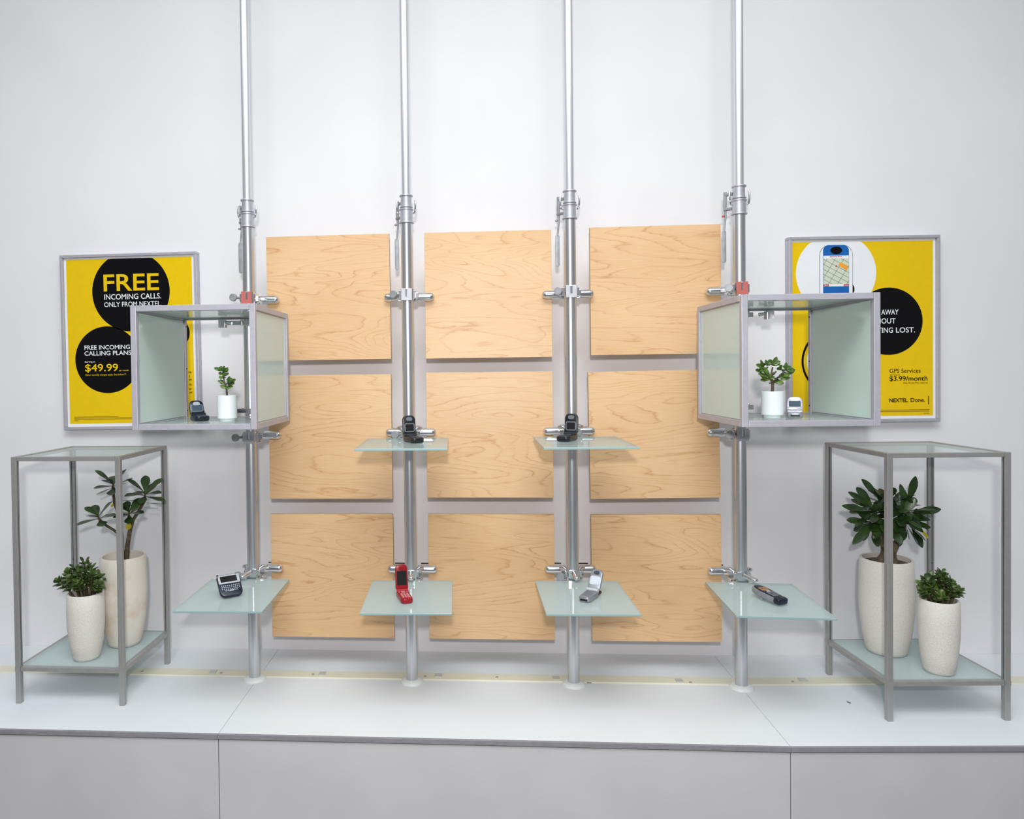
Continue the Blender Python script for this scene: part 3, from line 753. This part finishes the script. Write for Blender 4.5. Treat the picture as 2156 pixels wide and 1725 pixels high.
# tall pot, left table: two thin stems with leaf rosettes
rnd = random.Random(3)
t = thing('potted_plant', 'tallest stone pot on the left table, thin stems with few leaf rosettes', 'potted plant', (-1.127, -0.080, ZT))
big_pot(t, [(0.047, 0.002), (0.052, 0.012), (0.062, 0.06), (0.0695, 0.125), (0.0715, 0.175), (0.0705, 0.235), (0.0680, 0.279)], M['pottan'], 0.235, 0.060)
bm = new()
V = lambda *a: [Vector((x/1000, y/1000, z/1000)) for x, y, z in a]
tube(bm, V((-2, 0, 232), (-3, 2, 279), (-4, 4, 339), (-9, 6, 397), (-27, 4, 444), (-31, 2, 497), (-27, 0, 511)), [0.0065, 0.006, 0.0055, 0.005, 0.0045, 0.004, 0.003], 10)
tube(bm, V((-4, 4, 339), (-26, -4, 362), (-55, -10, 383), (-70, -14, 401), (-71, -14, 409)), [0.0048, 0.0042, 0.0038, 0.0036, 0.003], 10)
tube(bm, V((9, 0, 232), (11, 0, 273), (17, -3, 317), (29, -6, 370), (40, -8, 397), (60, -8, 428), (79, -8, 459), (80, -8, 480)), [0.0085, 0.0078, 0.0072, 0.0064, 0.0055, 0.005, 0.0045, 0.003], 10)
tube(bm, V((29, -6, 370), (27, -14, 400), (32, -20, 423)), [0.005, 0.004, 0.003], 10)
obj('stem', bm, M['trunkd'], t, smooth=True)
bm = new()
rosette(bm, (-0.027, 0, 0.509), (-0.1, -0.1, 1), 9, 0.072, 0.031, rnd, 1.22)
rosette(bm, (-0.071, -0.014, 0.408), (-0.2, -0.2, 1), 8, 0.064, 0.030, rnd, 1.2)
rosette(bm, (0.080, -0.008, 0.480), (0.1, -0.2, 1), 11, 0.066, 0.030, rnd, 1.2)
rosette(bm, (0.032, -0.020, 0.423), (0, -0.4, 1), 9, 0.052, 0.027, rnd, 1.2)
for s, z, l in ((-1, 0.462, 0.075), (1, 0.452, 0.065), (1, 0.437, 0.06), (-1, 0.445, 0.055)):
    leaf(bm, (0.072, -0.008, z), (s, -0.25, -0.12), (0, 0.2, 1), l, 0.010, 0.0012, 0.1)
obj('foliage', bm, M['leafd'], t, smooth=True, autosmooth=60)
bm = new(); leaf(bm, (0.029, -0.014, 0.390), (0.05, -0.4, -1), (0, -1, 0.2), 0.024, 0.021, 0.0012); leaf(bm, (-0.028, -0.004, 0.447), (-0.3, -0.3, -1), (0, -1, 0.2), 0.012, 0.009, 0.0012)
obj('yellowing_leaf', bm, M['leafy'], t, smooth=True)['label'] = 'yellowing leaves'

# tall pot, right table: fat caudex and a dense crown
rnd = random.Random(11)
t = thing('potted_plant', 'tallest stone pot on the right table, fat trunk with dense dark crown', 'potted plant', (1.2165, -0.062, ZT))
big_pot(t, [(0.051, 0.002), (0.0555, 0.012), (0.064, 0.055), (0.0715, 0.12), (0.0732, 0.165), (0.0722, 0.225), (0.0695, 0.278)], M['pot'], 0.270, 0.061)
bm = new()
tube(bm, V((0, 0, 258), (2, 0, 272), (3, -4, 292), (-2, -6, 312), (-10, -8, 330), (-13, -8, 352), (-22, -10, 385), (-30, -14, 405)), [0.031, 0.029, 0.020, 0.0155, 0.0125, 0.0105, 0.008, 0.006], 16)
tube(bm, V((8, -2, 278), (14, -4, 302), (24, -8, 325), (34, -10, 345), (40, -14, 372), (48, -14, 400)), [0.018, 0.0125, 0.010, 0.0085, 0.007, 0.005], 14)
tube(bm, V((-13, -8, 352), (-2, 0, 385), (6, 4, 430)), [0.008, 0.006, 0.004], 10)
obj('trunk', bm, M['trunk'], t, smooth=True)
bm = new()
for c, ax, n, L in (((-0.042, -0.018, 0.425), (-0.5, -0.3, 1), 14, 0.085), ((0.046, -0.016, 0.425), (0.4, -0.3, 1), 14, 0.080), ((0.008, 0.005, 0.448), (0, 0.1, 1), 14, 0.080),
                    ((0.020, -0.045, 0.415), (0.1, -0.9, 0.7), 13, 0.072), ((-0.018, -0.04, 0.400), (-0.3, -0.9, 0.5), 11, 0.068), ((0.050, -0.02, 0.388), (0.7, -0.4, 0.1), 9, 0.066), ((-0.045, -0.01, 0.390), (-0.8, -0.2, 0.05), 9, 0.072)):
    rosette(bm, c, ax, n+3, L*1.02, 0.024, rnd, 1.18)
for p, d, l in (((-0.05, -0.02, 0.42), (-1, -0.2, 0.28), 0.098), ((0.06, -0.02, 0.42), (1, -0.1, 0.18), 0.082), ((0.05, -0.02, 0.45), (0.25, -0.1, 1), 0.082), ((-0.02, 0, 0.46), (-0.62, 0, 0.75), 0.075), ((-0.05, -0.02, 0.39), (-0.8, -0.2, -0.75), 0.088), ((0.06, -0.02, 0.38), (0.35, -0.3, -0.9), 0.065)):
    leaf(bm, p, d, (0.1, -0.8, 0.5), l, 0.025, 0.0014, -0.05, 0, 1.5)
obj('foliage', bm, M['leafd'], t, smooth=True, autosmooth=60)
bm = new(); leaf(bm, (0.075, -0.03, 0.432), (1, -0.1, 0.0), (0, -0.5, 1), 0.04, 0.012); leaf(bm, (0.075, -0.04, 0.375), (0.5, -0.2, -0.7), (0, -1, 0.4), 0.03, 0.010)
obj('yellowing_leaf', bm, M['leafy'], t, smooth=True)['label'] = 'yellowing leaves'

def jade_bush(t, seed, z0, spread, height, stems, lean, L, mt):
    r = random.Random(seed); st = new(); fo = new()
    for k in range(stems):
        ph = k*2.399+r.uniform(-0.4, 0.4); rr = 0.027*math.sqrt((k+0.5)/stems)
        b = Vector((rr*math.cos(ph), rr*math.sin(ph), z0-0.004))
        f = math.sqrt((k+0.5)/stems)
        tip = Vector((lean+spread*f*math.cos(ph), spread*0.6*f*math.sin(ph), z0+height*(1.0-0.62*f*f)*r.uniform(0.85, 1.05)))
        mid = b.lerp(tip, 0.5)+Vector((0, 0, 0.010))
        tube(st, [b, mid, tip], [0.0036, 0.003, 0.0018], 8)
        dirv = (tip-mid).normalized()
        for q in range(6):
            c = mid.lerp(tip, -0.35+0.26*q); az = q*PI/2+r.uniform(-0.3, 0.3); a_, b_, _ = frame_of(dirv)
            for s in (0, PI):
                d = (a_*math.cos(az+s)+b_*math.sin(az+s))*0.95+dirv*0.55
                leaf(fo, c, d, dirv+Vector((0, -0.1, 0.2)), L*r.uniform(0.8, 1.15), L*0.66*r.uniform(0.85, 1.1), 0.0036, 0.04, 0, 1.7)
        rosette(fo, tip, dirv, 6, L*0.98, L*0.64, r, 0.8, 0, 0.0036, 1.7)
    obj('stem', st, M['trunkd'], t, smooth=True); obj('foliage', fo, mt, t, smooth=True, autosmooth=60)

t = thing('potted_plant', 'smaller stone pot on the left table with a bushy jade plant', 'potted plant', (-1.185, -0.199, ZT))
big_pot(t, [(0.035, 0.002), (0.039, 0.010), (0.047, 0.05), (0.0528, 0.105), (0.0535, 0.150), (0.0520, 0.197)], M['pot'], 0.178, 0.045)
jade_bush(t, 5, 0.182, 0.072, 0.105, 15, -0.014, 0.022, M['leafj'])
t = thing('potted_plant', 'smaller stone pot on the right table with a compact jade plant', 'potted plant', (1.2795, -0.203, ZT))
big_pot(t, [(0.035, 0.002), (0.039, 0.010), (0.0445, 0.05), (0.0488, 0.105), (0.0495, 0.145), (0.0485, 0.201)], M['pot'], 0.186, 0.041)
jade_bush(t, 8, 0.190, 0.058, 0.082, 17, -0.002, 0.019, M['leafj'])

def white_pot(t, r, h):
    bm = new(); f = 0.008
    lathe(bm, [(r*0.99, f+0.0002), (r, f+0.002), (r, f+h-0.001), (r-0.001, f+h), (r-0.003, f+h), (r-0.0035, f+h-0.012)], 48); obj('pot', bm, M['potwhite'], t, smooth=True, autosmooth=40)
    bm = new(); lathe(bm, [(r*0.78, 0), (r*0.80, 0.001), (r*0.80, f), (r*0.70, f+0.0002)], 40); obj('foot', bm, M['potglass'], t, smooth=True)
    bm = new(); lathe(bm, [(r-0.0036, f+h-0.013), (0.002, f+h-0.010)], 32); obj('soil', bm, M['soil'], t)

def jade_small(t, z0, branches, leaves, seed, W0, rad, more=0):
    r = random.Random(seed); st = new(); fo = new()
    for k, (a, b, c, d) in enumerate(branches):
        ya = r.uniform(-4, 4) if k > 1 else 0
        tube(st, [(a/1000, ya*0.3/1000, z0+b/1000-0.003), ((a+c)/2000, ya*0.5/1000, z0+(b+d)/2000), (c/1000, ya/1000, z0+d/1000)], [rad*(1 if k < 2 else 0.62), rad*(0.92 if k < 2 else 0.55), rad*(0.85 if k < 2 else 0.45)], 10)
    for a, b, c, d in leaves:
        y0 = r.uniform(-5, 5); y1 = y0+r.uniform(-8, 4)
        L = math.hypot(c-a, d-b)/1000
        leaf(fo, (a/1000, y0/1000, z0+b/1000), ((c-a), y1-y0, (d-b)), (r.uniform(-0.5, 0.5), -1.0, 0.9), math.hypot(L, (y1-y0)/1000), W0*r.uniform(0.85, 1.15), 0.0034, 0.02, 0, 1.4)
        leaf(fo, (a/1000, y0/1000, z0+b/1000), ((a-c)*0.35, 8+r.uniform(-3, 5), (d-b)*0.7), (0, 0.3, 1), L*0.8, W0*0.9, 0.0034, 0.02, 0, 1.4)
        for q in range(more):
            an = r.uniform(-0.9, 0.9); ux, uz = (c-a), (d-b); vx, vz = ux*math.cos(an)-uz*math.sin(an), ux*math.sin(an)+uz*math.cos(an)
            leaf(fo, (a/1000, (y0+r.uniform(-6, 6))/1000, z0+b/1000), (vx, r.uniform(-10, 10), vz), (r.uniform(-0.5, 0.5), -1.0, 0.9), L*r.uniform(0.6, 0.95), W0*r.uniform(0.85, 1.1), 0.0034, 0.02, 0, 1.5)
    obj('stem', st, M['trunkd'], t, smooth=True); obj('foliage', fo, M['leafg'], t, smooth=True, autosmooth=60)

ZB = 1.4677+0.0145
t = thing('potted_plant', 'small jade cutting in a white cylinder pot in the left glass cube', 'potted plant', (-0.6980, -0.312, ZB))
white_pot(t, 0.0272, 0.0645)
jade_small(t, 0.0725, [(0, 0, -1, 21), (-1, 21, -8, 40), (-8, 40, -10, 70), (-1, 21, 8, 33), (8, 33, 16, 40)],
           [(-1, 21, -18, 27), (-1, 21, 16, 24), (-5, 29, -27, 41), (5, 29, 21, 34), (7, 32, 15, 49), (3, 33, 8, 53), (16, 37, 25, 45), (-10, 48, -21, 51), (-10, 58, -23, 62), (-7, 53, 8, 62), (-12, 67, -35, 77), (-10, 67, 9, 73), (-12, 69, -21, 78), (-10, 70, -5, 82), (-11, 64, 1, 77)], 2, 0.0110, 0.0030, 1)
t = thing('potted_plant', 'small branching jade plant in a white cylinder pot in the right glass cube', 'potted plant', (0.7853, -0.318, ZB-0.0015))
white_pot(t, 0.0280, 0.0625)
jade_small(t, 0.0705, [(0, 0, 1, 25), (1, 25, -5, 36), (-5, 36, -20, 55), (-20, 55, -22, 64), (-5, 36, 1, 64), (1, 25, 15, 38), (15, 38, 30, 52), (-5, 43, 11, 52)],
           [(-8, 30, -32, 43), (-7, 38, -40, 46), (-25, 52, -43, 56), (-20, 56, -38, 64), (-22, 64, -31, 83), (-14, 67, -20, 83), (-8, 68, -9, 85), (1, 69, 9, 91), (4, 67, 20, 75), (22, 56, 19, 70), (33, 56, 34, 76), (38, 56, 45, 66), (35, 55, 56, 56), (38, 46, 56, 54), (27, 38, 41, 43), (21, 29, 46, 35), (7, 22, 28, 20), (-2, 38, 4, 30)], 6, 0.0135, 0.0042, 2)

# ------------------------------------------------------------------ phones
def keys(bm, w, l, z, y0, rows_, cols_, gx, gy, bev=0.0004, mx=None):
    kw = w/cols_-gx; kl = l/rows_-gy
    for r in range(rows_):
        for c in range(cols_):
            o = [(x+(-w/2+(c+0.5)*w/cols_), y+y0-r*l/rows_) for x, y in outline(kw, kl, min(kw, kl)*0.3, 2)]
            slab(bm, o, z, z+0.0009, bev, mx)

def flip(label, loc, yaw, L, w, t_, lidL, lidw, lidt, lean, body, lid, keym, screen, sw, sl, s0, ear=None, antenna=False, port=True, hinge=None, krows=4, taper=0.9, lidtaper=0.95, frame=None, key0=0.36):
    t = thing('flip_phone', label, 'phone', loc, yaw, 'mobile phones on display')
    hl = L/2
    T0 = Matrix.Translation((0, hl, 0))
    bm = new(); slab(bm, outline(w, L, w*0.3, 6, taper, w*0.16), 0.0, t_, t_*0.28, T0); bo = obj('body', bm, body, t, smooth=True, autosmooth=35)
    bm = new(); kz = t_-0.0001
    keys(bm, w*0.74*taper, L*0.50, kz, -L*key0, krows, 3, 0.0012, 0.0011, mx=T0); obj('keypad', bm, keym, bo)
    bm = new(); slab(bm, [(x, y-L*0.10) for x, y in outline(w*0.34, L*0.20, w*0.10, 5)], kz, kz+0.0012, 0.0005, T0)
    for s in (-1, 1):
        slab(bm, [(x+s*w*0.30, y-L*0.13) for x, y in outline(w*0.14, L*0.09, w*0.04, 3)], kz, kz+0.001, 0.0004, T0)
    obj('navigation_key', bm, keym, bo)
    bm = new(); cyl(bm, (-w*0.44, hl-0.004, t_+0.001), (w*0.44, hl-0.004, t_+0.001), t_*0.34, 20); obj('hinge', bm, hinge or body, t, smooth=True)
    c, s = math.cos(lean), math.sin(lean)
    mx = Matrix(((1, 0, 0, 0), (0, s, -c, hl-0.002), (0, c, s, t_+0.003), (0, 0, 0, 1)))       # lid: x across, y up the lid, z out of the inner face
    o = [(x, -y) for x, y in outline(lidw, lidL, lidw*0.34, 7, lidtaper, lidw*0.12)]
    bm = new(); slab(bm, o, -lidt, 0.0, lidt*0.3, mx); lo = obj('lid', bm, lid, t, smooth=True, autosmooth=35)
    if frame:
        bm = new(); slab(bm, [(x, -y+s0-0.003) for x, y in outline(sw+0.007, sl+0.006, 0.006, 5)], -0.0002, 0.0006, 0.0003, mx); obj('screen_bezel', bm, frame, lo)
    bm = new(); slab(bm, [(x, -y+s0) for x, y in outline(sw, sl, 0.002, 4)], -0.0002, 0.0011 if frame else 0.0006, 0.0002, mx); obj('screen', bm, screen, lo)
    bm = new(); slab(bm, [(x, -y+lidL-0.0165) for x, y in outline(lidw*0.46, 0.011, 0.0054, 6)], -0.0002, 0.0007, 0.0003, mx); obj('earpiece', bm, ear or M['greykey'], lo)
    if port:
        bm = new(); box(bm, -w*taper*0.30, w*taper*0.30, -hl-0.0004, -hl+0.002, t_*0.30, t_*0.62); obj('connector_port', bm, M['rubber'], bo)
    if antenna:
        bm = new(); capsule(bm, (w*0.40, hl-0.012, t_*0.55), (w*0.40, hl+0.018, t_*0.55), 0.0042, 14); obj('antenna', bm, M['rubber'], bo, smooth=True)
    return t

Z1 = 0.0002
flip('open black flip phone on the upper shelf of the second pole', (-0.1790, -0.240, 1.4123+Z1), math.radians(25), 0.074, 0.043, 0.0165, 0.056, 0.0405, 0.010, math.radians(6),
     M['black'], M['black'], M['darkkey'], M['screen'], 0.0250, 0.020, 0.010, frame=M['greykey'], ear=M['greykey'], krows=4)
flip('open black flip phone on the upper shelf of the third pole', (0.2535, -0.232, 1.4135+Z1), math.radians(-27), 0.074, 0.043, 0.0165, 0.056, 0.0405, 0.010, math.radians(6),
     M['black'], M['black'], M['darkkey'], M['screen'], 0.0250, 0.020, 0.010, frame=M['greykey'], ear=M['greykey'], krows=4)
flip('open red flip phone standing on a low glass shelf', (-0.2060, -0.292, 0.9757+Z1), math.radians(17), 0.078, 0.0365, 0.0150, 0.070, 0.0365, 0.009, math.radians(8),
     M['red'], M['red'], M['pinkkey'], M['screen'], 0.0275, 0.040, 0.012, ear=M['red'], port=False, krows=4)
flip('open silver flip phone with stub antenna on a low glass shelf', (0.3040, -0.281, 0.9785+Z1), math.radians(-30), 0.072, 0.0370, 0.0165, 0.060, 0.0365, 0.010, math.radians(38),
     M['silver'], M['silver'], M['greykey'], M['screenlight'], 0.023, 0.020, 0.016, frame=M['bright'], ear=M['darkkey'], antenna=True, krows=5, hinge=M['bright'])
flip('open navy blue flip phone inside the left glass cube', (-0.7790, -0.302, ZB+Z1), math.radians(39), 0.050, 0.046, 0.0155, 0.043, 0.042, 0.009, math.radians(24),
     M['navy'], M['navy'], M['darkkey'], M['screenblue'], 0.029, 0.017, 0.010, frame=M['greykey'], ear=M['bright'], krows=3)
flip('open silver flip phone inside the right glass cube', (0.8360, -0.335, ZB-0.0015+Z1), math.radians(-22), 0.044, 0.039, 0.0150, 0.037, 0.0385, 0.009, math.radians(10),
     M['silver'], M['bright'], M['whitekey'], M['screenblue'], 0.028, 0.016, 0.010, frame=M['silver'], ear=M['bright'], krows=3)

# keyboard handheld, propped up on its shelf
t = thing('keyboard_handheld', 'dark blue keyboard handheld propped up on the far left low shelf', 'handheld', (-0.7170, -0.267, 0.9758+Z1), math.radians(34), 'mobile phones on display')
tl = math.radians(42)
w, L, th = 0.0660, 0.0720, 0.0135
mx = Matrix.Translation((0, -0.030, 0.0005)) @ Matrix.Rotation(tl, 4, 'X') @ Matrix.Translation((0, L, 0))
bm = new(); slab(bm, outline(w, L, 0.016, 6, 0.97, 0.009), 0.0, th, 0.0036, mx); obj('body', bm, M['navy'], t, smooth=True, autosmooth=35)
bm = new(); slab(bm, [(x, y-0.003) for x, y in outline(w*0.92, 0.029, 0.004, 5)], th-0.0002, th+0.0008, 0.0003, mx); obj('screen_bezel', bm, M['bright'], t)
bm = new(); slab(bm, [(x-0.001, y-0.0075) for x, y in outline(w*0.72, 0.0195, 0.001, 3)], th+0.0004, th+0.0012, 0.0002, mx); obj('screen', bm, M['screen'], t)
bm = new()
for r in range(3):
    for c in range(10):
        x = -w*0.41+(c+0.5)*w*0.082; y = -0.0365-r*0.0056-0.0016*math.cos((c-4.5)/4.5*PI/2)
        slab(bm, [(a+x, b+y) for a, b in outline(0.0030, 0.0028, 0.0012, 3)], th-0.0001, th+0.0011, 0.0003, mx)
slab(bm, [(a, b-0.0540) for a, b in outline(0.013, 0.0028, 0.0012, 3)], th-0.0001, th+0.0011, 0.0003, mx)
for x in (-0.016, -0.010, 0.010, 0.016): slab(bm, [(a+x, b-0.0535) for a, b in outline(0.0036, 0.0026, 0.001, 3)], th-0.0001, th+0.0011, 0.0003, mx)
obj('keyboard', bm, M['whitekey'], t)
bm = new(); cyl(bm, mx @ Vector((w*0.5-0.002, -0.022, th*0.6)), mx @ Vector((w*0.5+0.0012, -0.022, th*0.6)), 0.0045, 18); obj('thumb_wheel', bm, M['black'], t, smooth=True)
bm = new(); capsule(bm, mx @ Vector((-w*0.5+0.005, -0.004, th*0.5)), mx @ Vector((-w*0.5+0.005, 0.005, th*0.5)), 0.003, 12); obj('antenna_nub', bm, M['black'], t, smooth=True)
bm = new(); pz = (mx @ Vector((0, -0.010, 0))); box(bm, -0.012, 0.012, pz.y-0.001, pz.y+0.001, 0.0, pz.z-0.0002); box(bm, -0.012, 0.012, pz.y-0.001, pz.y+0.014, 0.0, 0.0015); obj('easel', bm, M['clip'], t)

# candybar phone, top end a little raised
t = thing('candybar_phone', 'black and silver candybar phone lying on the far right low shelf', 'phone', (0.7900, -0.272, 0.9764+Z1), math.radians(24), 'mobile phones on display')
w, L, th = 0.041, 0.102, 0.0185
mx = Matrix.Translation((0, 0, 0.0006)) @ Matrix.Rotation(math.radians(7), 4, 'X') @ Matrix.Translation((0, L/2, 0.0062))
def bar_outline(k=1.0):
    pts = []
    for i in range(40):
        a = 2*PI*i/40; x = math.copysign(abs(math.cos(a))**0.62, math.cos(a)); y = math.copysign(abs(math.sin(a))**0.75, math.sin(a))
        yy = y*L/2; wd = w/2*(1.0-0.10*math.exp(-((yy+0.012)/0.022)**2))
        pts.append((x*wd*k, yy*(k*0.5+0.5)-L/2))
    return pts
bm = new(); slab(bm, bar_outline(), 0.0, th, 0.006, mx); obj('body', bm, M['silver'], t, smooth=True, autosmooth=40)
bm = new(); slab(bm, bar_outline(0.84), th-0.002, th+0.0008, 0.0012, mx); obj('face', bm, M['navy'], t, smooth=True, autosmooth=40)
bm = new(); slab(bm, [(x*0.98, y*0.22-L*0.79) for x, y in bar_outline(1.0)], 0.003, th+0.0006, 0.004, mx); obj('end_cap', bm, M['navy'], t, smooth=True, autosmooth=40)
bm = new(); slab(bm, [(x, y-L*0.22) for x, y in outline(0.024, 0.021, 0.002, 4)], th+0.0004, th+0.0014, 0.0003, mx); obj('screen', bm, M['screenwarm'], t)
bm = new(); keys(bm, 0.026, 0.028, th+0.0007, -L*0.52, 4, 3, 0.0016, 0.0016, mx=mx); obj('keypad', bm, M['greykey'], t)
bm = new(); slab(bm, [(x, y-L*0.44) for x, y in outline(0.012, 0.0075, 0.003, 4)], th+0.0006, th+0.0018, 0.0004, mx); obj('navigation_key', bm, M['bright'], t)
bm = new(); lo = mx @ Vector((0, -0.030, 0.002)); lz = mx @ Vector((0, -L*0.84, 0.002))
cyl(bm, (0, lo.y, 0), (0, lo.y, lo.z), 0.006, 16); cyl(bm, (0, lz.y, 0), (0, lz.y, lz.z), 0.006, 16); obj('stand', bm, M['clip'], t)

# ------------------------------------------------------------------ odds and ends on the plinth
def bit(label, x0, y0, x1, y1):
    bm = new(); d = Vector((x1-x0, y1-y0, 0)); c = Vector(((x0+x1)/2, (y0+y1)/2, 0))
    cyl(bm, -d/2+Vector((0, 0, 0.0012)), d/2+Vector((0, 0, 0.0012)), 0.0011, 8)
    tag(obj('wire_scrap', bm, M['darkkey'], None, (c.x, c.y, CT)), label, 'scrap')
bit('short dark wire scrap lying on the plinth left of the right table', 1.0535, -0.159, 1.0590, -0.169)
bit('short grey wire scrap beside the base of the third pole', 0.3300, -0.0640, 0.3440, -0.0650)
